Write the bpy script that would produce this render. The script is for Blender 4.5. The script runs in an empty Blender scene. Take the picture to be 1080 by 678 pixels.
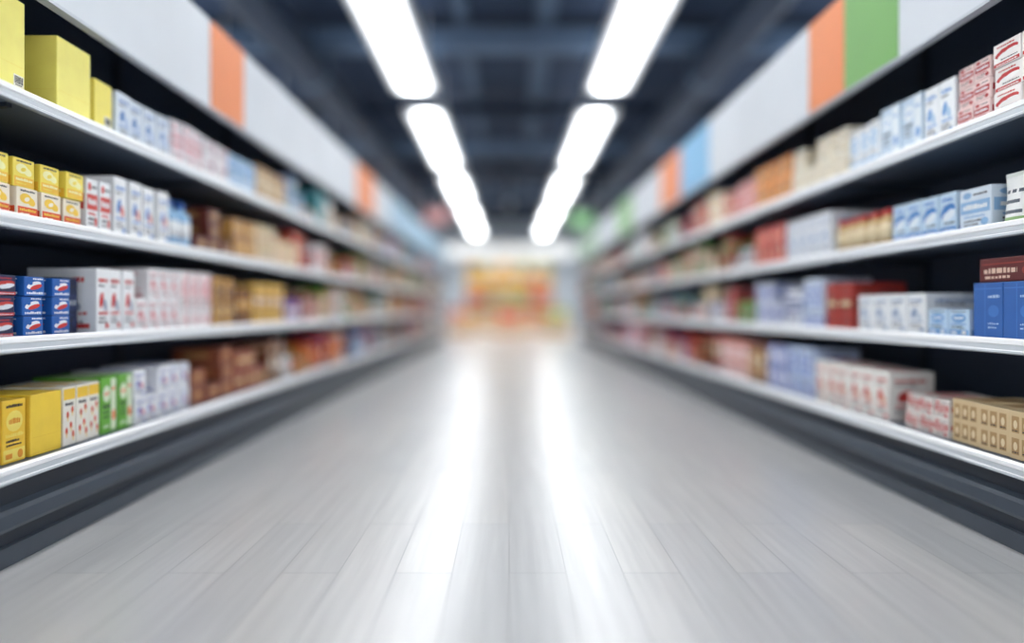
import bpy, bmesh, math, random
random.seed(11)
scene = bpy.context.scene
C = scene.collection
PI = math.pi

# ------------------------------------------------------------ materials
def lin(c):
    out = []
    for v in c:
        v = v / 255.0
        out.append(v / 12.92 if v <= 0.04045 else ((v + 0.055) / 1.055) ** 2.4)
    return tuple(out)

MATS = {}
def mat(rgb, rough=0.45, metal=0.0, var=0.10, scale=14.0, spec=0.4):
    key = (tuple(rgb), rough, metal, var, scale, spec)
    if key in MATS: return MATS[key]
    m = bpy.data.materials.new('surface_%d_%d_%d' % tuple(rgb))
    m.use_nodes = True
    nt = m.node_tree
    b = nt.nodes['Principled BSDF']
    tc = nt.nodes.new('ShaderNodeTexCoord')
    no = nt.nodes.new('ShaderNodeTexNoise'); no.inputs['Scale'].default_value = scale
    no.inputs['Detail'].default_value = 2.0
    mx = nt.nodes.new('ShaderNodeMix'); mx.data_type = 'RGBA'
    l = lin(rgb)
    mx.inputs[6].default_value = (*[min(1, v * (1 - var)) for v in l], 1)
    mx.inputs[7].default_value = (*[min(1, v * (1 + var)) for v in l], 1)
    nt.links.new(tc.outputs['Object'], no.inputs['Vector'])
    nt.links.new(no.outputs['Fac'], mx.inputs[0])
    nt.links.new(mx.outputs[2], b.inputs['Base Color'])
    b.inputs['Roughness'].default_value = rough
    b.inputs['Metallic'].default_value = metal
    b.inputs['Specular IOR Level'].default_value = spec
    MATS[key] = m
    return m

def emis(name, rgb, strength):
    m = bpy.data.materials.new(name); m.use_nodes = True
    nt = m.node_tree
    b = nt.nodes['Principled BSDF']
    b.inputs['Base Color'].default_value = (.8, .8, .8, 1)
    b.inputs['Emission Color'].default_value = (*rgb, 1)
    b.inputs['Emission Strength'].default_value = strength
    return m

def tube_glow(name, rgb, peak, floor_, width):
    # a frosted diffuser, brightest along the tube behind its centre line
    m = emis(name, rgb, peak)
    nt = m.node_tree; N = nt.nodes.new; L = nt.links.new
    tc = N('ShaderNodeTexCoord'); sp = N('ShaderNodeSeparateXYZ'); L(tc.outputs['Object'], sp.inputs[0])
    ab = N('ShaderNodeMath'); ab.operation = 'ABSOLUTE'; L(sp.outputs['X'], ab.inputs[0])
    mr = N('ShaderNodeMapRange'); mr.interpolation_type = 'SMOOTHSTEP'
    mr.inputs['From Min'].default_value = 0; mr.inputs['From Max'].default_value = width
    mr.inputs['To Min'].default_value = peak; mr.inputs['To Max'].default_value = floor_
    L(ab.outputs[0], mr.inputs['Value']); L(mr.outputs[0], nt.nodes['Principled BSDF'].inputs['Emission Strength'])
    return m

# ------------------------------------------------------------ mesh builder
class MB:
    def __init__(s): s.v = []; s.f = []; s.m = []
    def face(s, pts, m=0):
        i = len(s.v); s.v += pts; s.f.append(tuple(range(i, i + len(pts)))); s.m.append(m)
    def box(s, x0, x1, y0, y1, z0, z1, m=0):
        if x0 > x1: x0, x1 = x1, x0
        i = len(s.v)
        s.v += [(x0,y0,z0),(x1,y0,z0),(x1,y1,z0),(x0,y1,z0),(x0,y0,z1),(x1,y0,z1),(x1,y1,z1),(x0,y1,z1)]
        for q in ((0,3,2,1),(4,5,6,7),(0,1,5,4),(1,2,6,5),(2,3,7,6),(3,0,4,7)):
            s.f.append(tuple(i + k for k in q)); s.m.append(m)
    def prism(s, prof, y0, y1, mats=None):      # prof: (x,z) outline run along y
        n = len(prof); i = len(s.v)
        s.v += [(x, y0, z) for x, z in prof] + [(x, y1, z) for x, z in prof]
        for k in range(n):
            k2 = (k + 1) % n
            s.f.append((i + k, i + k2, i + n + k2, i + n + k)); s.m.append(mats[k] if mats else 0)
        s.f.append(tuple(i + k for k in range(n))[::-1]); s.m.append(0)
        s.f.append(tuple(i + n + k for k in range(n))); s.m.append(0)
    def lathe(s, prof, n=18, m=0, cx=0, cy=0):
        i = len(s.v)
        for r, z in prof:
            for k in range(n):
                a = 2 * PI * k / n
                s.v.append((cx + r * math.cos(a), cy + r * math.sin(a), z))
        for j in range(len(prof) - 1):
            for k in range(n):
                k2 = (k + 1) % n
                s.f.append((i + j*n + k, i + j*n + k2, i + (j+1)*n + k2, i + (j+1)*n + k)); s.m.append(m)
        s.f.append(tuple(i + k for k in range(n))[::-1]); s.m.append(m)
        b = i + (len(prof) - 1) * n
        s.f.append(tuple(b + k for k in range(n))); s.m.append(m)
    def mesh(s, name, mats, fix=True, smooth=False):
        me = bpy.data.meshes.new(name)
        me.from_pydata(s.v, [], s.f)
        for m in mats: me.materials.append(m)
        me.polygons.foreach_set('material_index', s.m)
        if fix:
            bm = bmesh.new(); bm.from_mesh(me)
            bmesh.ops.recalc_face_normals(bm, faces=bm.faces)
            bm.to_mesh(me); bm.free()
        if smooth:
            for p in me.polygons: p.use_smooth = len(p.vertices) == 4
        me.update()
        return me
    def build(s, name, mats, parent=None, off=(0,0,0), bevel=0, smooth=False, fix=True):
        if off != (0,0,0):
            s.v = [(x - off[0], y - off[1], z - off[2]) for x, y, z in s.v]
        if not isinstance(mats, (list, tuple)): mats = [mats]
        o = bpy.data.objects.new(name, s.mesh(name, mats, fix, smooth))
        C.objects.link(o)
        if parent is None: o.location = off
        else: o.parent = parent
        if bevel:
            b = o.modifiers.new('bevel', 'BEVEL'); b.width = bevel; b.segments = 2; b.limit_method = 'ANGLE'
        return o

def empty(name, loc, rz=0):
    o = bpy.data.objects.new(name, None); o.location = loc; o.rotation_euler = (0, 0, rz)
    o.empty_display_size = 0.1
    C.objects.link(o); return o

def tag(o, label=None, cat=None, group=None, kind=None):
    if label: o['label'] = label
    if cat: o['category'] = cat
    if group: o['group'] = group
    if kind: o['kind'] = kind
    return o

# ------------------------------------------------------------ setting
def floor_material():
    m = bpy.data.materials.new('grey_plank_floor'); m.use_nodes = True
    nt = m.node_tree; N = nt.nodes.new; L = nt.links.new
    b = nt.nodes['Principled BSDF']
    tc = N('ShaderNodeTexCoord'); sp = N('ShaderNodeSeparateXYZ'); cb = N('ShaderNodeCombineXYZ')
    L(tc.outputs['Object'], sp.inputs[0]); L(sp.outputs['Y'], cb.inputs['X']); L(sp.outputs['X'], cb.inputs['Y'])
    br = N('ShaderNodeTexBrick')
    br.offset = 0.37; br.offset_frequency = 2
    br.inputs['Scale'].default_value = 1
    br.inputs['Brick Width'].default_value = 1.25
    br.inputs['Row Height'].default_value = 0.17
    br.inputs['Mortar Size'].default_value = 0.002
    br.inputs['Mortar Smooth'].default_value = 0.4
    br.inputs['Bias'].default_value = 0.0
    br.inputs['Color1'].default_value = (*lin((190, 190, 191)), 1)
    br.inputs['Color2'].default_value = (*lin((204, 202, 200)), 1)
    br.inputs['Mortar'].default_value = (*lin((146, 146, 148)), 1)
    L(cb.outputs[0], br.inputs['Vector'])
    mp = N('ShaderNodeMapping'); mp.inputs['Scale'].default_value = (34, 1.6, 1)
    L(tc.outputs['Object'], mp.inputs[0])
    no = N('ShaderNodeTexNoise'); no.inputs['Scale'].default_value = 1.0; no.inputs['Detail'].default_value = 5
    L(mp.outputs[0], no.inputs['Vector'])
    cr = N('ShaderNodeValToRGB')
    cr.color_ramp.elements[0].position = .3; cr.color_ramp.elements[0].color = (.83, .83, .84, 1)
    cr.color_ramp.elements[1].position = .7; cr.color_ramp.elements[1].color = (1.07, 1.07, 1.07, 1)
    L(no.outputs['Fac'], cr.inputs[0])
    mu = N('ShaderNodeMix'); mu.data_type = 'RGBA'; mu.blend_type = 'MULTIPLY'; mu.inputs[0].default_value = 1
    L(br.outputs['Color'], mu.inputs[6]); L(cr.outputs[0], mu.inputs[7])
    L(mu.outputs[2], b.inputs['Base Color'])
    mr = N('ShaderNodeMapRange'); mr.inputs['To Min'].default_value = .38; mr.inputs['To Max'].default_value = .42
    L(no.outputs['Fac'], mr.inputs['Value']); L(mr.outputs[0], b.inputs['Roughness'])
    b.inputs['IOR'].default_value = 1.6
    b.inputs['Coat Weight'].default_value = 1.0
    b.inputs['Coat IOR'].default_value = 2.1
    b.inputs['Coat Roughness'].default_value = .30
    return m

XW, Y0R, Y1R, CZ = 5.5, -5.0, 27.0, 4.2
navy = mat((42, 56, 78), .8, scale=1.5, var=.3)
def struct(name, mb, m, **k): return tag(mb.build(name, m, **k), kind='structure')

b = MB(); b.box(-XW, XW, Y0R, Y1R, -.1, 0); struct('floor', b, floor_material())
b = MB(); b.box(-XW, XW, Y0R, Y1R, CZ, CZ + .1); struct('ceiling', b, navy)
b = MB(); b.box(-XW - .1, -XW, Y0R, Y1R, 0, CZ); struct('wall_left', b, mat((96, 112, 132), .8, scale=1.5))
b = MB(); b.box(XW, XW + .1, Y0R, Y1R, 0, CZ); struct('wall_right', b, mat((96, 112, 132), .8, scale=1.5))
b = MB(); b.box(-XW, XW, Y1R, Y1R + .1, 0, CZ); struct('wall_back', b, mat((188, 196, 204), .7, scale=1))
n = 1
ry = random.Random(8)
y = -3.4
while y < 26:
    wd = ry.choice([.16, .3, .5]); zz = ry.choice([3.80, 3.86, 3.92])
    b = MB(); b.box(-XW, XW, y, y + wd, zz, zz + .22)
    struct('trim_%d' % n, b, mat(ry.choice([(98, 119, 144), (76, 95, 118), (58, 74, 95), (34, 46, 64)]), .7, scale=2, var=.3)); n += 1
    y += ry.uniform(1.2, 3.4)
for x, wd in ((-4.4, .08), (-.55, .07), (.42, .12), (4.4, .08)):
    b = MB(); b.box(x - wd, x + wd, Y0R, Y1R, 4.141, CZ); struct('trim_%d' % n, b, mat((84, 102, 124), .7, scale=2)); n += 1

# ceiling lights: two rows over this aisle and an added unseen fill row each side, shining down, with added glow up
white_metal = mat((214, 218, 222), .35, scale=5)
glow = tube_glow('light_diffuser', (.95, .98, 1.0), 17.0, .4, .25)
glow_fill = emis('fill_diffuser', (.96, .985, 1.0), 13.0)  # for the unseen side rows, added as fill for the opposite shelves
upglow = emis('added_uplight_strip', (.86, .93, 1.0), 4.4)  # strip added on top of each housing to brighten the ceiling
segs = [(-.3, 3.9), (4.5, 8.5), (9.35, 13.05), (13.95, 17.4), (18.3, 21.4), (22.3, 25.0)]
ordn = ['nearest, overhead', 'second', 'third', 'fourth', 'fifth', 'farthest']
def ceiling_light(x, y, h, rz, label, group, HL=.26, gm=None):
    r = empty('ceiling_light', (x, y, 3.49), rz)
    tag(r, label, 'ceiling light', group)
    b = MB()
    b.box(-HL - .02, HL + .02, -h, h, .04, .10)
    b.box(-HL - .02, -HL, -h, h, -.01, .04); b.box(HL, HL + .02, -h, h, -.01, .04)
    b.box(-HL, HL, -h, -h + .03, -.01, .04); b.box(-HL, HL, h - .03, h, -.01, .04)
    b.build('housing', white_metal, r)
    b = MB(); b.box(-HL + .002, HL - .002, -h + .032, h - .032, 0, .03); b.build('diffuser', gm or glow, r)
    b = MB(); b.box(-.14, .14, -h + .1, h - .1, .1005, .11); b.build('added_uplight', upglow, r)
    for yy in (-h * .7, h * .7):
        b = MB(); b.lathe([(.012, .11), (.012, CZ - 3.49)], 8, cx=.2, cy=yy); b.build('hanger_rod', white_metal, r)
for s, side in ((-1, 'left'), (1, 'right')):
    for k, (a, c) in enumerate(segs):
        ceiling_light(-1.16 if s < 0 else 1.22, (a + c) / 2, (c - a) / 2, 0,
                      'long white glowing ceiling light panel, %s of the %s row above the aisle' % (ordn[k], side), 'ceiling lights in two rows')
        ceiling_light(3.5 * s, (a + c) / 2, (c - a) / 2, 0,
                      'added fill light panel, %s in the unseen row beyond the %s shelving' % (ordn[k].split(',')[0], side),
                      'added fill lights beyond the shelving', .42, glow_fill)

# air ducts
for s, side in ((-1, 'left'), (1, 'right')):
    r = empty('air_duct', (2.3 * s, 8, 3.56))
    tag(r, 'round blue-grey air duct under the ceiling beside the %s row of lights' % side, 'air duct')
    b = MB(); prof = [(.2 * math.cos(2*PI*k/20), .2 * math.sin(2*PI*k/20)) for k in range(20)]
    b.prism(prof, -12, 12); b.build('duct_pipe', mat((52, 67, 88), .5, scale=3), r)
    for k in range(9):
        y = -11.5 + k * 2.87
        b = MB(); b.prism([(x * 1.08, z * 1.08) for x, z in prof], y - .05, y + .05); b.build('collar', mat((96, 116, 138), .45), r)
        b = MB(); b.box(-.015, .015, y - .015, y + .015, .2, CZ - 3.56); b.build('hanger_strap', navy, r)

# ------------------------------------------------------------ shelving runs
dark = mat((46, 54, 66), .45, scale=4)
slate = mat((80, 91, 106), .5, scale=4)
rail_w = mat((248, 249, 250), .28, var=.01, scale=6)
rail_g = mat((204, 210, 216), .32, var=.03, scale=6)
rail_shade = mat((142, 151, 162), .35, var=.03, scale=6)  # painted shade along the rail's lower edges, below the painted bright lips
YS, YE = 0.6, 15.9
RUN = {'left': dict(s=-1, W=1.50, tops=[1.458, 1.076, .700, .310], head=(1.80, 2.235)),
       'right': dict(s=1, W=1.62, tops=[1.442, 1.069, .688, .295], head=(1.835, 2.31))}
ORA = (226, 130, 70)
SIGNS = {'left': [(3.43, 3.85, 'orange', ORA), (6.7, 7.6, 'orange', ORA), (8.6, 15.6, 'pale blue', (152, 188, 212))],
         'right': [(2.84, 3.29, 'green', (110, 166, 84)), (3.30, 3.68, 'orange', ORA), (5.53, 6.44, 'sky blue', (110, 172, 212)),
                   (6.46, 7.3, 'orange', ORA), (9.0, 10.2, 'green', (132, 184, 112)), (12.5, 15.6, 'pale green', (178, 206, 178))]}
DEP = .50
for side, R in RUN.items():
    s, W = R['s'], R['W']
    O = (s * (W + .27), (YS + YE) / 2, 0)
    r = empty('gondola_shelving', O)
    tag(r, 'long dark gondola shelving run with white shelf edges along the %s side of the aisle' % side, 'shelving')
    def X(d): return s * (W + d)
    b = MB(); b.box(X(DEP), X(DEP + .04), YS, YE, 0, R['head'][1]); b.build('back_panel', mat((60, 73, 94), .6, scale=3), r, O)
    # plinth
    b = MB(); b.box(X(.05), X(DEP), YS, YE, 0, R['tops'][3] - .03); pl = b.build('plinth', dark, r, O)
    b = MB(); b.prism([(X(.05), .185), (X(.02), .178), (X(.012), .165), (X(.012), .125), (X(.02), .112), (X(.05), .105)], YS, YE)
    b.build('bumper_strip', mat((66, 76, 88), .45), pl, O)
    b = MB(); b.box(X(.03), X(.05), YS, YE, 0, .06); b.build('kick_plate', mat((64, 73, 84), .4), pl, O)
    for t in R['tops']:
        b = MB(); b.box(X(.004), X(DEP), YS, YE, t - .028, t); sh = b.build('shelf', slate, r, O)
        b = MB()
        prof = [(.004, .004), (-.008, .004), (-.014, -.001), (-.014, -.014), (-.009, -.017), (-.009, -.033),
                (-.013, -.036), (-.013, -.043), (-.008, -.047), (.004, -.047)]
        b.prism([(X(u), t + z) for u, z in prof], YS, YE, [0,0,0,0,1,0,1,2,2,0]); b.build('price_rail', [rail_w, rail_g, rail_shade], sh, O)
    y = YS + .2
    while y < YE:
        b = MB(); b.box(X(DEP - .03), X(DEP), y - .02, y + .02, .05, R['head'][1] - .05); b.build('upright', dark, r, O)
        for t in R['tops'][:3]:
            b = MB(); b.prism([(X(.06), t - .028), (X(DEP - .03), t - .028), (X(DEP - .03), t - .075), (X(.06), t - .04)], y - .012, y + .012)
            b.build('shelf_bracket', dark, r, O)
        y += 1.33
    h0, h1 = R['head']
    b = MB(); b.box(X(.03), X(DEP + .04), YS, YE, h1 - .05, h1 - .01); b.build('canopy', mat((60, 72, 92), .6), r, O)
    b = MB(); b.box(X(0), X(.03), YS, YE, h0, h1); hd = b.build('header_board', mat((203, 208, 214), .45, scale=2), r, O)
    b = MB(); b.box(X(-.003), X(.034), YS, YE, h0 - .012, h0); b.build('header_trim', mat((186, 192, 200), .4), hd, O)
    for a, c, nm, col in SIGNS[side]:
        b = MB(); b.box(X(-.004), X(0), a, c, h0 + .002, h1 - .002)
        o = b.build('sign_panel', mat(col, .45, scale=3), hd, O); o['label'] = nm + ' sign panel'
    for yy in (YS, YE):
        b = MB(); b.box(X(.02), X(DEP + .04), yy - .02 if yy == YS else yy, yy if yy == YS else yy + .02, 0, h1 - .05)
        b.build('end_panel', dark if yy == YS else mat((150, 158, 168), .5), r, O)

# ------------------------------------------------------------ products
COL = {'red': (192, 42, 36), 'crimson': (164, 34, 48), 'orange': (228, 112, 36), 'yellow': (238, 194, 48), 'cream': (232, 214, 176),
       'tan': (186, 142, 92), 'brown': (106, 62, 42), 'pink': (218, 140, 146), 'white': (238, 240, 242), 'pale blue': (152, 194, 228),
       'blue': (44, 96, 176), 'navy': (34, 48, 98), 'green': (76, 148, 64), 'teal': (58, 142, 146), 'lavender': (136, 150, 206),
       'grey': (172, 177, 185), 'maroon': (96, 30, 32), 'amber': (208, 148, 44)}
INK = (52, 50, 60)
MESH = {}
def pk(c): return COL[c] if isinstance(c, str) else c

def box_mesh(style, base, acc, third, w, d, h):
    key = (style, base, acc, third, round(w, 3), round(d, 3), round(h, 3))
    if key in MESH: return MESH[key]
    cols = [pk(base), pk(acc), pk(third), INK]
    mats = [mat(c, .42) for c in cols]
    bm = bmesh.new()
    bmesh.ops.create_cube(bm, size=1)
    for v in bm.verts:
        v.co = ((v.co.x - .5) * d, v.co.y * w, (v.co.z + .5) * h)
    bmesh.ops.bevel(bm, geom=list(bm.edges), offset=min(.003, h * .05), segments=2, affect='EDGES', profile=.5)
    rnd = random.Random(str(key))
    def P(f, u, v, o=.0006):
        if f == 'front': return (o, (u - .5) * w, v * h)
        if f == 'ny': return (-d + u * d, -w / 2 - o, v * h)
        if f == 'py': return (-u * d, w / 2 + o, v * h)
        return (-d + u * d, (v - .5) * w, h + o)
    def quad(f, u0, u1, v0, v1, m, o=.0006):
        fc = bm.faces.new([bm.verts.new(P(f, *q, o)) for q in ((u0, v0), (u1, v0), (u1, v1), (u0, v1))]); fc.material_index = m
    def ell(f, cu, cv, ru, rv, m, o=.0009, nn=14, rot=0):
        pts = []
        for k in range(nn):
            a = 2 * PI * k / nn
            x, y = math.cos(a), math.sin(a)
            pts.append((cu + (ru * x * math.cos(rot) - rv * y * math.sin(rot)), cv + (ru * x * math.sin(rot) + rv * y * math.cos(rot))))
        fc = bm.faces.new([bm.verts.new(P(f, u, v, o)) for u, v in pts]); fc.material_index = m
    def text(f, u0, u1, v, t, m=3, o=.0010):
        u = u0
        while u < u1:
            l = rnd.uniform(.03, .09)
            quad(f, u, min(u + l, u1), v, v + t * rnd.uniform(.7, 1.1), m, o); u += l + .018
    E = .035
    for f in ('front', 'ny', 'py'):
        if style == 'plain':
            quad(f, E, 1 - E, .30, .305, 1)
        elif style == 'logo':
            quad(f, E, 1 - E, E, .22, 1)
            ell(f, .5, .66, .36, .17, 1); text(f, .26, .74, .62, .09, 2, .0012)
            text(f, .12, .88, .41, .06, 1); text(f, .15, .7, .33, .035); text(f, .15, .8, .27, .03); text(f, .15, .85, .88, .05)
            quad(f, .12, .4, .07, .15, 2, .0009); ell(f, .75, .12, .12, .07, 2)
        elif style == 'small':
            text(f, .14, .82, .78, .07, 1); text(f, .14, .6, .71, .035); ell(f, .36, .50, .18, .11, 1, rot=.4); ell(f, .62, .42, .16, .09, 2, .0012, rot=-.3)
            text(f, .14, .86, .27, .05, 1); text(f, .14, .7, .20, .03); text(f, .14, .8, .14, .03); quad(f, .66, .9, .06, .13, 1)
        elif style == 'swoosh':
            ell(f, .5, .55, .44, .17, 1, rot=.2); ell(f, .55, .46, .38, .12, 2, .0010, rot=.2)
            ell(f, .4, .62, .16, .09, 1, .0013); text(f, .15, .8, .80, .08, 1); quad(f, E, 1 - E, E, .18, 1)
            text(f, .3, .9, .25, .05); text(f, .12, .9, .07, .05, 2)
        elif style == 'fruit':
            quad(f, E, 1 - E, E, .36, 1)
            ell(f, .40, .64, .28, .17, 2); ell(f, .66, .56, .2, .13, 2, .0011, rot=-.3); ell(f, .46, .62, .13, .07, 0, .0014, rot=.3)
            text(f, .12, .9, .22, .09, 3 if sum(pk(acc)) > 600 else 2); text(f, .15, .6, .11, .05, 0)
            text(f, .15, .85, .86, .06, 3)
        elif style == 'dots':
            ell(f, .46, .56, .38, .17, 2, rot=.35); ell(f, .56, .47, .32, .11, 1, .0012, rot=.35); ell(f, .28, .66, .1, .1, 0, .0014)
            text(f, .10, .90, .10, .12, 2); text(f, .4, .9, .84, .08, 2)
        elif style == 'figures':
            quad(f, E, 1 - E, .78, 1 - E, 1)
            for cu, cv in ((.25, .25), (.6, .34), (.35, .52), (.72, .6), (.78, .18)):
                ell(f, cu, cv, .10, .06, 2); quad(f, cu - .03, cu + .03, cv - .11, cv - .03, 1, .0010)
            text(f, .15, .8, .68, .05)
        elif style == 'grid':
            for i in range(3):
                for j in range(2):
                    quad(f, .08 + i * .30, .30 + i * .30, .1 + j * .45, .44 + j * .45, 1)
                    ell(f, .19 + i * .30, .27 + j * .45, .06, .09, 2)
                    text(f, .10 + i * .30, .28 + i * .30, .13 + j * .45, .03, 3)
        elif style == 'band':
            quad(f, E, 1 - E, .40, .70, 1); text(f, .12, .88, .50, .11, 2)
            ell(f, .25, .84, .14, .08, 1); text(f, .45, .9, .82, .05); text(f, .15, .8, .30, .05, 1)
            text(f, .15, .7, .20, .045); text(f, .15, .6, .12, .035); ell(f, .8, .18, .12, .09, 1)
        elif style == 'vert':
            quad(f, .62, 1 - E, E, 1 - E, 1); ell(f, .34, .70, .24, .15, 1); text(f, .18, .5, .68, .05, 2, .0012); text(f, .10, .56, .45, .06)
            text(f, .12, .5, .36, .04); text(f, .12, .54, .28, .03); text(f, .12, .5, .1, .05, 1); ell(f, .8, .3, .12, .1, 2); text(f, .68, .92, .75, .06, 2)
        elif style == 'fold':
            quad(f, .40, .43, E, 1 - E, 1); quad(f, E, 1 - E, .88, .90, 1); text(f, .52, .9, .72, .05, 2); ell(f, .7, .48, .18, .11, 1); text(f, .52, .88, .24, .03, 2); text(f, .52, .8, .17, .03, 2)
        elif style == 'lid':
            quad(f, E, 1 - E, .72, .78, 1); text(f, .08, .6, .36, .22, 2); ell(f, .8, .42, .13, .24, 1); text(f, .74, .86, .38, .1, 2, .0013); text(f, .1, .5, .14, .1, 2)
        elif style == 'panel':
            quad(f, .10, .90, .12, .88, 1); ell(f, .5, .6, .28, .14, 2); text(f, .2, .8, .34, .06, 2); text(f, .2, .65, .22, .045, 2)
    if style not in ('plain', 'fold'):
        quad('top', .2, .8, .25, .75, 1)
    me = bpy.data.meshes.new('carton_mesh'); bm.to_mesh(me); bm.free()
    for m in mats: me.materials.append(m)
    MESH[key] = me
    return me

def bottle_meshes(base, acc, r, h):
    k = ('bottle', base, acc, r, h)
    if k not in MESH:
        b = MB(); b.lathe([(r * .9, 0), (r, .006), (r, h * .62), (r * .92, h * .70), (r * .45, h * .82), (r * .38, h * .86), (r * .38, h * .9)], 20)
        c = MB(); c.lathe([(r * .46, h * .87), (r * .48, h * .875), (r * .46, h * .99), (r * .4, h)], 16)
        l = MB(); l.lathe([(r * 1.008, h * .2), (r * 1.008, h * .55)], 20)
        MESH[k] = [('body', b.mesh('b', [mat(pk(base), .25)], smooth=True)), ('cap', c.mesh('c', [mat(pk(acc), .4)], smooth=True)),
                   ('wrap_label', l.mesh('l', [mat(COL['white'], .5)], smooth=True))]
    return MESH[k]
def jar_meshes(base, acc, r, h):
    k = ('jar', base, acc, r, h)
    if k not in MESH:
        b = MB(); b.lathe([(r * .9, 0), (r, .008), (r, h * .72), (r * .82, h * .82), (r * .8, h * .84)], 20)
        c = MB(); c.lathe([(r * .86, h * .83), (r * .88, h * .84), (r * .88, h * .98), (r * .82, h)], 20)
        l = MB(); l.lathe([(r * 1.008, h * .16), (r * 1.008, h * .62)], 20)
        MESH[k] = [('body', b.mesh('b', [mat(pk(base), .2)], smooth=True)), ('lid', c.mesh('c', [mat(pk(acc), .35)], smooth=True)),
                   ('wrap_label', l.mesh('l', [mat(COL['cream'], .5)], smooth=True))]
    return MESH[k]
def pouch_meshes(base, acc, w, h, d):
    k = ('pouch', base, acc, w, h, d)
    if k not in MESH:
        b = MB(); nu, nv = 12, 14
        def pt(u, v, sg):
            bul = d / 2 * (1 - v) ** .6 * (1 - abs(2 * u - 1) ** 3) * (1 if v > .02 else .9)
            ww = w * (1 - .06 * math.sin(PI * v))
            return (-d / 2 + sg * max(bul, .001), (u - .5) * ww, v * h * .93)
        for sg in (1, -1):
            for i in range(nu):
                for j in range(nv):
                    q = [pt((i + a) / nu, (j + c) / nv, sg) for a, c in ((0,0),(1,0),(1,1),(0,1))]
                    m = 1 if (j == 3 and 2 <= i <= 9 or j == 9 and i in (2, 3, 5, 6, 8, 9) or j == 6 and 2 <= i <= 8) else 0
                    if j < 2: m = 2
                    b.face(q if sg > 0 else q[::-1], m)
        for i in range(nu):
            b.face([pt(i / nu, 0, -1), pt((i + 1) / nu, 0, -1), pt((i + 1) / nu, 0, 1), pt(i / nu, 0, 1)])
        t = MB(); t.box(-d / 2 - .002, -d / 2 + .002, -w / 2, w / 2, h * .925, h)
        MESH[k] = [('body', b.mesh('b', [mat(pk(base), .35), mat(pk(acc), .35), mat((150, 186, 120), .35)], fix=False, smooth=True)),
                   ('top_seal', t.mesh('t', [mat((214, 220, 214), .35)]))]
    return MESH[k]

SH = ['top', 'second', 'third', 'bottom']
ORD = ['first', 'second', 'third', 'fourth', 'fifth', 'sixth', 'seventh', 'eighth', 'ninth', 'tenth', 'eleventh', 'twelfth', 'thirteenth']
TIER = {1: [''], 2: ['lower tier', 'upper tier'], 3: ['bottom tier', 'middle tier', 'upper tier']}
ITEMS = []
SEEN = {}
rj = random.Random(5)
def block(side, k, y0, y1, adj, style, base, acc, third, w, h, tiers=1, d=.26, set_back=.0, zoff=0.0, noun=None, stick=None, skip=0.0):
    R = RUN[side]; s = R['s']
    if noun is None: noun = 'carton' if h > 1.25 * w else 'box'
    look = adj + ' ' + noun
    key = (side, k)
    SEEN.setdefault(key, set())
    assert look not in SEEN[key], look
    SEEN[key].add(look)
    nn = min(13, max(1, int((y1 - y0 + .004) / (w + .004))))
    gap = (y1 - y0 - nn * w) / nn
    for i in range(nn):
        yc = y0 + gap / 2 + i * (w + gap) + w / 2
        for t in range(tiers):
            if t > 0 and rj.random() < skip: break
            sb = set_back + .036 + rj.uniform(0, .012)
            lab = look
            if nn > 1: lab += ', %s from the near end' % ORD[i]
            if tiers > 1: lab += ', ' + TIER[tiers][t]
            lab += ', %s %s shelf' % (side, SH[k])
            ITEMS.append(dict(side=side, s=s, x=s * (R['W'] + sb), y=yc, z=R['tops'][k] + .0006 + zoff + t * (h + .0012),
                              rz=(0 if s < 0 else PI) + rj.uniform(-.008, .008), noun=noun, label=lab, style=style, base=base, acc=acc,
                              third=third, w=w - .001, h=h, d=d, group=(look + ' rows on the %s %s shelf' % (side, SH[k])) if nn * tiers > 1 else None,
                              size=w * h / yc ** 2, stick=stick))

YEL = (252, 236, 122)
YE2 = (244, 222, 98)
B = block
# left run
B('left', 0, 1.88, 2.18, 'tall plain pale yellow', 'plain', YEL, YE2, 'white', .295, .30, d=.30, noun='carton', stick=1)
B('left', 0, 2.33, 2.525, 'large plain yellow', 'plain', YEL, YE2, 'white', .19, .265, d=.30, noun='carton')
B('left', 0, 2.54, 2.66, 'small yellow', 'plain', (248, 230, 106), YE2, 'white', .112, .19, noun='carton', stick=1)
B('left', 0, 2.67, 3.10, 'pale blue and white', 'small', (214, 224, 236), (96, 136, 192), (170, 190, 220), .102, .185)
B('left', 0, 3.12, 3.42, 'white and pink', 'band', (232, 226, 230), (206, 130, 142), 'white', .094, .20)
B('left', 0, 3.44, 3.73, 'white and grey', 'vert', (234, 232, 234), (190, 162, 174), 'white', .14, .095, 2, skip=.3)
B('left', 0, 3.75, 4.15, 'light blue', 'vert', (176, 206, 230), (120, 166, 212), 'white', .125, .19)
B('left', 0, 4.17, 4.70, 'tan and cream', 'band', 'tan', 'cream', 'brown', .125, .21)
B('left', 1, 1.88, 2.475, 'white and orange-red fruit', 'fruit', (250, 236, 214), (232, 86, 44), (252, 206, 70), .096, .096, 1, d=.2)
B('left', 1, 1.88, 2.475, 'yellow fruit', 'fruit', (252, 226, 92), (248, 196, 60), (255, 244, 180), .096, .092, 1, d=.2, zoff=.0972)
B('left', 1, 2.485, 2.635, 'red and white', 'band', 'white', (212, 76, 68), 'white', .07, .19)
B('left', 1, 2.645, 3.10, 'white and blue', 'small', 'white', (84, 138, 204), (214, 110, 100), .088, .23)
B('left', 1, 3.12, 3.335, 'pale blue', 'bottle', 'pale blue', 'blue', None, .1, .22, noun='bottle')
B('left', 1, 3.36, 3.80, 'dark red and brown', 'panel', 'maroon', 'brown', 'tan', .142, .075, 3, skip=.25)
B('left', 1, 3.82, 4.15, 'tan and amber', 'band', 'tan', 'amber', 'cream', .155, .11, 2, skip=.2)
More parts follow.
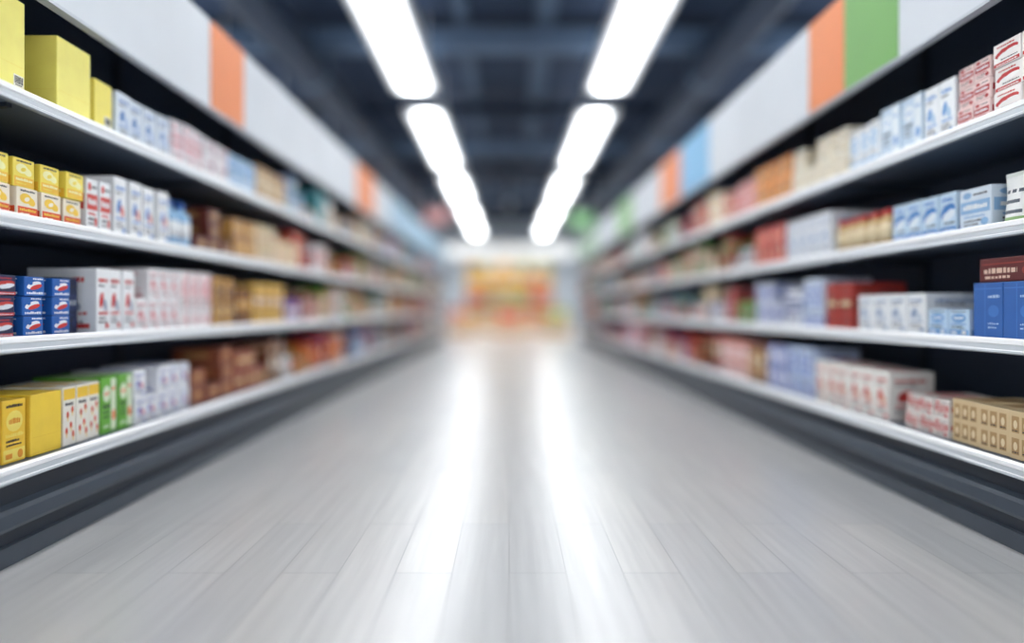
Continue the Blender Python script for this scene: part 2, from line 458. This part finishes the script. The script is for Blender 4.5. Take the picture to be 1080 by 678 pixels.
B('left', 1, 4.17, 4.49, 'cream and tan', 'logo', 'cream', 'tan', 'white', .10, .23)
B('left', 2, 1.847, 2.135, 'dark navy and red', 'swoosh', (38, 48, 88), (200, 60, 56), (224, 228, 236), .0925, .063, 3, d=.2)
B('left', 2, 2.14, 2.427, 'bright blue swirled', 'dots', (34, 98, 180), (212, 60, 54), (234, 238, 244), .0935, .063, 3, d=.2)
B('left', 2, 2.435, 2.535, 'dark navy', 'band', (34, 44, 76), (48, 60, 100), 'grey', .095, .20, set_back=.06)
B('left', 2, 2.545, 2.81, 'white and red', 'small', 'white', (204, 60, 58), (150, 160, 180), .084, .24)
B('left', 2, 2.82, 3.20, 'white and pink', 'small', (238, 236, 238), (208, 100, 112), (226, 180, 184), .088, .13, 2, skip=.1)
B('left', 2, 3.21, 3.55, 'plain white and rose', 'vert', (240, 238, 238), (222, 160, 166), 'white', .078, .265)
B('left', 2, 3.57, 3.84, 'tan and brown', 'vert', (206, 160, 90), 'brown', 'cream', .125, .25)
B('left', 2, 3.86, 4.10, 'brown and amber', 'band', 'brown', 'amber', 'cream', .11, .20)
B('left', 2, 4.12, 4.68, 'yellow and tan', 'band', (226, 184, 90), 'tan', 'white', .125, .24)
B('left', 3, 1.86, 2.18, 'golden yellow', 'logo', (246, 202, 64), (250, 224, 110), (230, 150, 46), .100, .195, noun='carton')
B('left', 3, 2.19, 2.345, 'plain bright yellow', 'plain', (248, 210, 72), (232, 188, 58), 'white', .15, .20, d=.3)
B('left', 3, 2.355, 2.57, 'white and yellow figured', 'figures', (242, 238, 226), (242, 200, 66), (220, 92, 66), .068, .205)
B('left', 3, 2.58, 2.79, 'green and white', 'vert', (110, 180, 68), (222, 234, 206), (236, 120, 60), .10, .215)
B('left', 3, 2.80, 3.29, 'white and lavender', 'small', (238, 240, 246), (112, 126, 194), (216, 120, 140), .094, .11, 2, skip=.1)
B('left', 3, 3.31, 3.82, 'brown and red', 'panel', (126, 70, 52), (148, 82, 56), 'tan', .164, .088, 3, skip=.2)
B('left', 3, 3.84, 4.32, 'red and tan', 'band', (150, 66, 52), 'tan', 'cream', .155, .115, 2, skip=.2)
# right run
B('right', 0, 1.95, 2.343, 'flat white and red swirled', 'swoosh', (242, 236, 232), (190, 32, 32), (242, 238, 234), .126, .080, 3, d=.22)
B('right', 0, 2.355, 2.53, 'crimson and white', 'band', (234, 206, 202), (176, 36, 42), 'white', .082, .074, 3)
B('right', 0, 2.545, 2.735, 'white and pale blue', 'small', (238, 242, 246), (110, 160, 214), (176, 204, 230), .09, .215)
B('right', 0, 2.75, 3.05, 'pale blue', 'vert', (196, 216, 234), (228, 236, 242), (120, 164, 214), .142, .225)
B('right', 0, 3.06, 3.34, 'white and sky blue', 'logo', (236, 240, 244), (150, 190, 224), 'white', .088, .20)
B('right', 0, 3.36, 4.00, 'cream', 'band', (230, 222, 202), (208, 190, 154), 'white', .155, .122, 2, skip=.2)
B('right', 0, 4.03, 4.60, 'orange and brown', 'panel', (212, 128, 48), (230, 158, 74), 'brown', .136, .13, 2, skip=.2)
B('right', 0, 4.62, 5.00, 'pink and red', 'band', (226, 164, 160), (204, 80, 74), 'white', .12, .23)
B('right', 0, 5.03, 5.36, 'red and cream', 'logo', (196, 66, 62), 'cream', 'white', .10, .20)
B('right', 1, 2.08, 2.335, 'white', 'pouch', (240, 241, 238), (74, 84, 96), None, .122, .175, d=.07, noun='pouch')
B('right', 1, 2.35, 2.525, 'wide pale blue', 'band', (214, 226, 238), (140, 180, 218), 'white', .165, .15)
B('right', 1, 2.54, 2.965, 'blue and white', 'swoosh', (196, 220, 240), (64, 130, 202), (226, 236, 246), .102, .158)
B('right', 1, 2.98, 3.50, 'tan red-lidded', 'jar', (212, 178, 122), (182, 48, 44), None, .085, .16, noun='jar')
B('right', 1, 3.52, 4.10, 'grey and white', 'small', (228, 232, 238), (130, 156, 194), (180, 196, 216), .11, .225)
B('right', 1, 4.12, 4.60, 'red', 'vert', (192, 56, 48), (216, 110, 94), 'cream', .115, .235)
B('right', 2, 2.14, 2.445, 'deep blue', 'fold', (50, 102, 176), (66, 122, 196), (176, 202, 232), .148, .19)
B('right', 2, 2.12, 2.432, 'wide dark red-brown', 'lid', (96, 30, 32), (146, 54, 46), (222, 190, 170), .30, .082, d=.2, zoff=.1918, set_back=.012, noun='box')
B('right', 2, 2.46, 2.70, 'small pale blue', 'logo', (190, 214, 236), (110, 160, 212), 'white', .115, .098)
B('right', 2, 2.72, 3.25, 'white and grey', 'small', (232, 235, 238), (140, 160, 190), (196, 206, 218), .126, .162)
B('right', 2, 3.30, 3.57, 'red and brown', 'band', (176, 56, 48), (142, 58, 48), 'cream', .128, .225)
B('right', 2, 3.60, 3.86, 'pale blue and white', 'logo', (206, 220, 240), (84, 114, 190), 'white', .116, .26)
B('right', 2, 3.88, 4.12, 'white and navy', 'band', (230, 234, 242), (72, 92, 156), 'white', .11, .21)
B('right', 2, 4.15, 4.60, 'lavender and white', 'band', (212, 218, 236), (110, 126, 194), 'white', .11, .13, 2, skip=.2)
B('right', 3, 1.96, 2.565, 'beige brown-chequered', 'grid', (216, 192, 150), (180, 144, 98), (230, 212, 176), .148, .158)
B('right', 3, 2.58, 2.86, 'red and white', 'band', (236, 228, 222), (186, 36, 36), (240, 232, 226), .09, .07, 2)
B('right', 3, 2.98, 3.70, 'white with small red marks', 'small', (240, 236, 230), (200, 62, 56), (214, 150, 120), .114, .215, d=.2)
B('right', 3, 3.72, 4.05, 'pale blue', 'logo', (192, 208, 236), (92, 120, 194), 'white', .10, .27)
B('right', 3, 4.07, 4.38, 'lavender', 'band', (148, 160, 210), (206, 212, 234), 'white', .098, .13, 2)
B('right', 3, 4.40, 4.72, 'brown and tan', 'panel', 'brown', 'tan', 'cream', .15, .25)
B('right', 3, 4.74, 5.36, 'pink and white', 'logo', (222, 146, 134), 'white', (200, 72, 72), .12, .26)
ENDS = {('left',0):4.72,('left',1):4.51,('left',2):4.70,('left',3):4.34,('right',0):5.38,('right',1):4.62,('right',2):4.62,('right',3):5.38}
WANT = {('left',0):['pink','pale blue','white','white','lavender','tan','cream','red','grey','teal'], ('left',1):['tan','red','cream','cream','brown','orange','white','white','crimson','amber','green'],
        ('left',2):['cream','tan','pink','red','white','white','blue','maroon','amber','green'], ('left',3):['blue','brown','red','pale blue','white','white','navy','cream','orange'],
        ('right',0):['red','pink','crimson','cream','orange','white','white','tan','lavender'], ('right',1):['orange','green','red','maroon','white','white','cream','amber','teal','blue'],
        ('right',2):['green','teal','red','orange','crimson','pale blue','white','cream','navy','tan'], ('right',3):['orange','blue','green','crimson','pink','white','cream','lavender','red','navy','brown']}
rf = random.Random(23)
for (side, k), y in ENDS.items():
    last = None
    while y < 15.3:
        tiers = rf.choice([1, 1, 2, 2, 3])
        tot = rf.uniform(.14, .285)
        w = rf.uniform(.085, .18)
        nn = rf.randint(1, 3)
        for _ in range(400):
            bc = rf.choice(WANT[(side, k)]); ac = rf.choice(list(COL))
            noun = 'carton' if tot / tiers > 1.25 * w else 'box'
            adj = '%s and %s' % (bc, ac)
            if bc != ac and bc != last and (adj + ' ' + noun) not in SEEN[(side, k)]: break
        last = bc
        y1 = min(y + nn * (w + .006), 15.75)
        B(side, k, y, y1, adj, rf.choice(['logo', 'band', 'vert', 'panel', 'swoosh', 'small']), bc, ac, rf.choice(['white', 'cream', 'white']), w, tot / tiers, tiers,
          d=.24, skip=.3, set_back=rf.choice([0, 0, .02, .06]))
        y = y1 + rf.choice([.008, .014, .06])

# instantiate: the 300 largest of each kind one by one, the rest as one object per kind
NAMES = {'carton': 'product_carton', 'box': 'product_box', 'bottle': 'bottle', 'jar': 'jar', 'pouch': 'stand_up_pouch'}
ITEMS.sort(key=lambda i: -i['size'])
cnt = {}; rest = {}
sticker = MB()
sticker.box(0, .0008, -.022, .022, -.018, .018, 0)
xx = -.018
rs = random.Random(3)
while xx < .017:
    l = rs.uniform(.0008, .0026); sticker.box(.0008, .0011, xx, xx + l, -.009, .014, 1); xx += l + rs.uniform(.0008, .002)
sticker.box(.0008, .0011, -.014, .014, -.0145, -.0115, 1)
sticker_me = sticker.mesh('barcode', [mat((240, 238, 220), .5), mat((40, 40, 40), .6)])
for it in ITEMS:
    nz = it['noun']; cnt[nz] = cnt.get(nz, 0) + 1
    if cnt[nz] > 300:
        rest.setdefault(nz, []).append(it); continue
    loc = (it['x'], it['y'], it['z'])
    if nz in ('carton', 'box'):
        o = bpy.data.objects.new(NAMES[nz], box_mesh(it['style'], it['base'], it['acc'], it['third'], it['w'], it['d'], it['h']))
        C.objects.link(o); o.location = loc; o.rotation_euler = (0, 0, it['rz'])
        if it['stick']:
            c = bpy.data.objects.new('barcode_label', sticker_me); C.objects.link(c); c.parent = o
            c.location = (.0008, it['w'] / 2 - .03, .045)
    else:
        o = empty(NAMES[nz], loc, it['rz'])
        if nz == 'bottle': parts = bottle_meshes(it['base'], it['acc'], it['w'] / 2, it['h'])
        elif nz == 'jar': parts = jar_meshes(it['base'], it['acc'], it['w'] / 2, it['h'])
        else: parts = pouch_meshes(it['base'], it['acc'], it['w'], it['h'], it['d'])
        for nm, me in parts:
            c = bpy.data.objects.new(nm, me); C.objects.link(c); c.parent = o
            if nz in ('bottle', 'jar'): c.location = (-it['w'] / 2, 0, 0)
    tag(o, it['label'], nz, it['group'])
for nz, lst in rest.items():
    b = MB(); mlist = []
    for it in lst:
        me = box_mesh(it['style'], it['base'], it['acc'], it['third'], it['w'], it['d'], it['h'])
        idx = []
        for m in me.materials:
            if m not in mlist: mlist.append(m)
            idx.append(mlist.index(m))
        i0 = len(b.v); ca, sa = math.cos(it['rz']), math.sin(it['rz'])
        for v in me.vertices:
            b.v.append((it['x'] + v.co.x * ca - v.co.y * sa, it['y'] + v.co.x * sa + v.co.y * ca, it['z'] + v.co.z))
        for p in me.polygons:
            b.f.append(tuple(i0 + q for q in p.vertices)); b.m.append(idx[p.material_index])
    o = b.build(NAMES[nz], mlist, fix=False)
    tag(o, 'blurred mass of assorted small %s filling the far ends of both shelving runs' % {'carton': 'upright cartons', 'box': 'flat boxes'}[nz], nz, kind='stuff')
print('COUNTS', cnt)

# ------------------------------------------------------------ far end displays
dm = mat((176, 146, 112), .5)
pale = mat((176, 158, 124), .5)
def display(name, label, x0, x1, y, zs, top, rows, cw, ch):
    cx = (x0 + x1) / 2; hw = (x1 - x0) / 2
    r = empty(name, (cx, y, 0)); tag(r, label, 'display')
    b = MB(); b.box(-hw, hw, .5, .55, 0, top); b.build('back_panel', pale, r)
    b = MB(); b.box(-hw, hw, 0, .5, 0, zs[0] - .03); b.build('plinth', dm, r)
    for z in zs:
        b = MB(); b.box(-hw, hw, 0, .5, z - .03, z); sh = b.build('shelf', pale, r)
        b = MB(); b.box(-hw, hw, -.015, 0, z - .05, z + .01); b.build('price_rail', rail_g, sh)
    for sx in (-1, 1):
        b = MB(); b.box(sx * hw, sx * (hw + .03), .1, .55, 0, top); b.build('end_panel', pale, r)
    rr = random.Random(name + label)
    for j, z in enumerate(zs):
        n = int(2 * hw / cw)
        for i in range(n):
            cn, base, acc = rr.choice(rows[j])
            h = ch * rr.choice([.55, .8, 1, 1, .9])
            me = box_mesh('band', base, acc, 'cream', cw - .03, .35, h)
            o = bpy.data.objects.new('display_case', me); C.objects.link(o)
            o.location = (x0 + (i + .5) * 2 * hw / n, y + .03, z + .0006); o.rotation_euler = (0, 0, -PI / 2)
            nm = label.split(' display')[0]
            if len(zs) > 1: nm += ' display, %s shelf' % ['bottom', 'middle', 'upper', 'top'][j]
            else: nm += ' display'
            tag(o, '%s boxed goods on the %s' % (cn, nm), 'boxed goods', '%s boxed goods on the %s' % (cn, nm))
Yl = ('yellow', (248, 184, 8), 'amber'); Pl = ('pale yellow', (244, 214, 84), 'yellow'); Wh = ('white', (226, 228, 228), 'cream')
Or = ('orange', (224, 88, 12), 'red'); Gr = ('green', (76, 138, 42), 'yellow'); Tn = ('tan', (180, 130, 76), 'cream'); Br = ('red', (166, 40, 26), 'orange')
display('display_shelving', 'tall stocked display at the far end of the aisle', -1.4, 1.4, 22.6, [.3, .95, 1.50, 1.98], 2.36,
        [[Br, Or, Tn, Br], [Tn, Br, Or, Gr], [Yl, Yl, Or, Yl], [Yl, Yl, Wh, Gr]], .34, .38)
display('low_display', 'low left display before the far end', -1.70, -.95, 19.2, [.40], .45, [[Or, Br, Yl]], .30, .40)
display('low_display', 'low centre display before the far end', -.40, .40, 19.6, [.36], .42, [[Yl, Or]], .27, .36)
display('low_display', 'low right display before the far end', .95, 1.70, 19.2, [.40], .45, [[Or, Yl, Gr]], .30, .40)
# glow panel added over the display to make the far end pale and bright
r = empty('added_glow_panel', (0, 22.9, 2.5))
tag(r, 'added softly glowing white panel above the far end display', 'glow panel')
b = MB(); b.box(-2.2, 2.2, 0, .12, 0, .42); b.build('housing', white_metal, r)
b = MB(); b.box(-2.17, 2.17, -.02, 0, .03, .39); b.build('glowing_face', emis('far_end_glow', (.85, .94, 1), .30), r)
for x in (-1.7, 1.7):
    b = MB(); b.box(x - .02, x + .02, .04, .08, .42, CZ - 2.5); b.build('hanger_rod', white_metal, r)
# warm fill spots added over the cross aisle to brighten the displays
for i, x in enumerate((-1.78, 0, 1.78)):
    r = empty('added_spotlight', (x, 17.9, 3.45))
    tag(r, 'small added fill lamp over the cross aisle, %s of three' % ['left', 'middle', 'right'][i], 'added_spotlight')
    b = MB(); b.lathe([(.05, .14), (.07, .13), (.08, .0), (.075, -.02)], 16); b.build('lamp_head', white_metal, r, smooth=True)
    b = MB(); b.lathe([(.012, .14), (.012, CZ - 3.45)], 8); b.build('hanger_rod', white_metal, r)
    ld = bpy.data.lights.new('fill_spot', 'SPOT'); ld.energy = 170; ld.color = (1, .88, .68); ld.spot_size = math.radians(96); ld.spot_blend = .8; ld.shadow_soft_size = .06
    lo = bpy.data.objects.new('fill_spot', ld); C.objects.link(lo); lo.parent = r; lo.location = (0, 0, -.06); lo.rotation_euler = (math.radians(50), 0, 0)
# hanging signs in the distance
for x, z, nm, col in ((1.78, 2.75, 'pale green', (140, 190, 136)), (-1.78, 2.85, 'dusty pink', (204, 150, 148))):
    r = empty('hanging_sign', (x, 16.6, z))
    tag(r, '%s rectangular hanging sign past the end of the %s shelving' % (nm, 'left' if x < 0 else 'right'), 'sign')
    b = MB(); b.box(-.28, .28, 0, .04, 0, .36); b.build('sign_board', mat(col, .5), r, bevel=.01)
    for q in (-.2, .2):
        b = MB(); b.box(q - .008, q + .008, .012, .028, .36, CZ - z); b.build('hanger_rod', white_metal, r)

# ------------------------------------------------------------ world + camera
w = bpy.data.worlds.new('World'); scene.world = w; w.use_nodes = True
bg = w.node_tree.nodes['Background']
bg.inputs[0].default_value = (.9, .94, 1.0, 1); bg.inputs[1].default_value = 2.3
cam = bpy.data.cameras.new('Camera'); co = bpy.data.objects.new('Camera', cam); C.objects.link(co)
co.location = (0, 0, .79); co.rotation_euler = (PI / 2, 0, 0)
cam.sensor_width = 36; cam.lens = 24; cam.shift_x = .0028; cam.shift_y = -.013
cam.clip_start = .05
cam.dof.use_dof = True; cam.dof.focus_distance = 2.2; cam.dof.aperture_fstop = .27
scene.camera = co
scene.view_settings.view_transform = 'Standard'
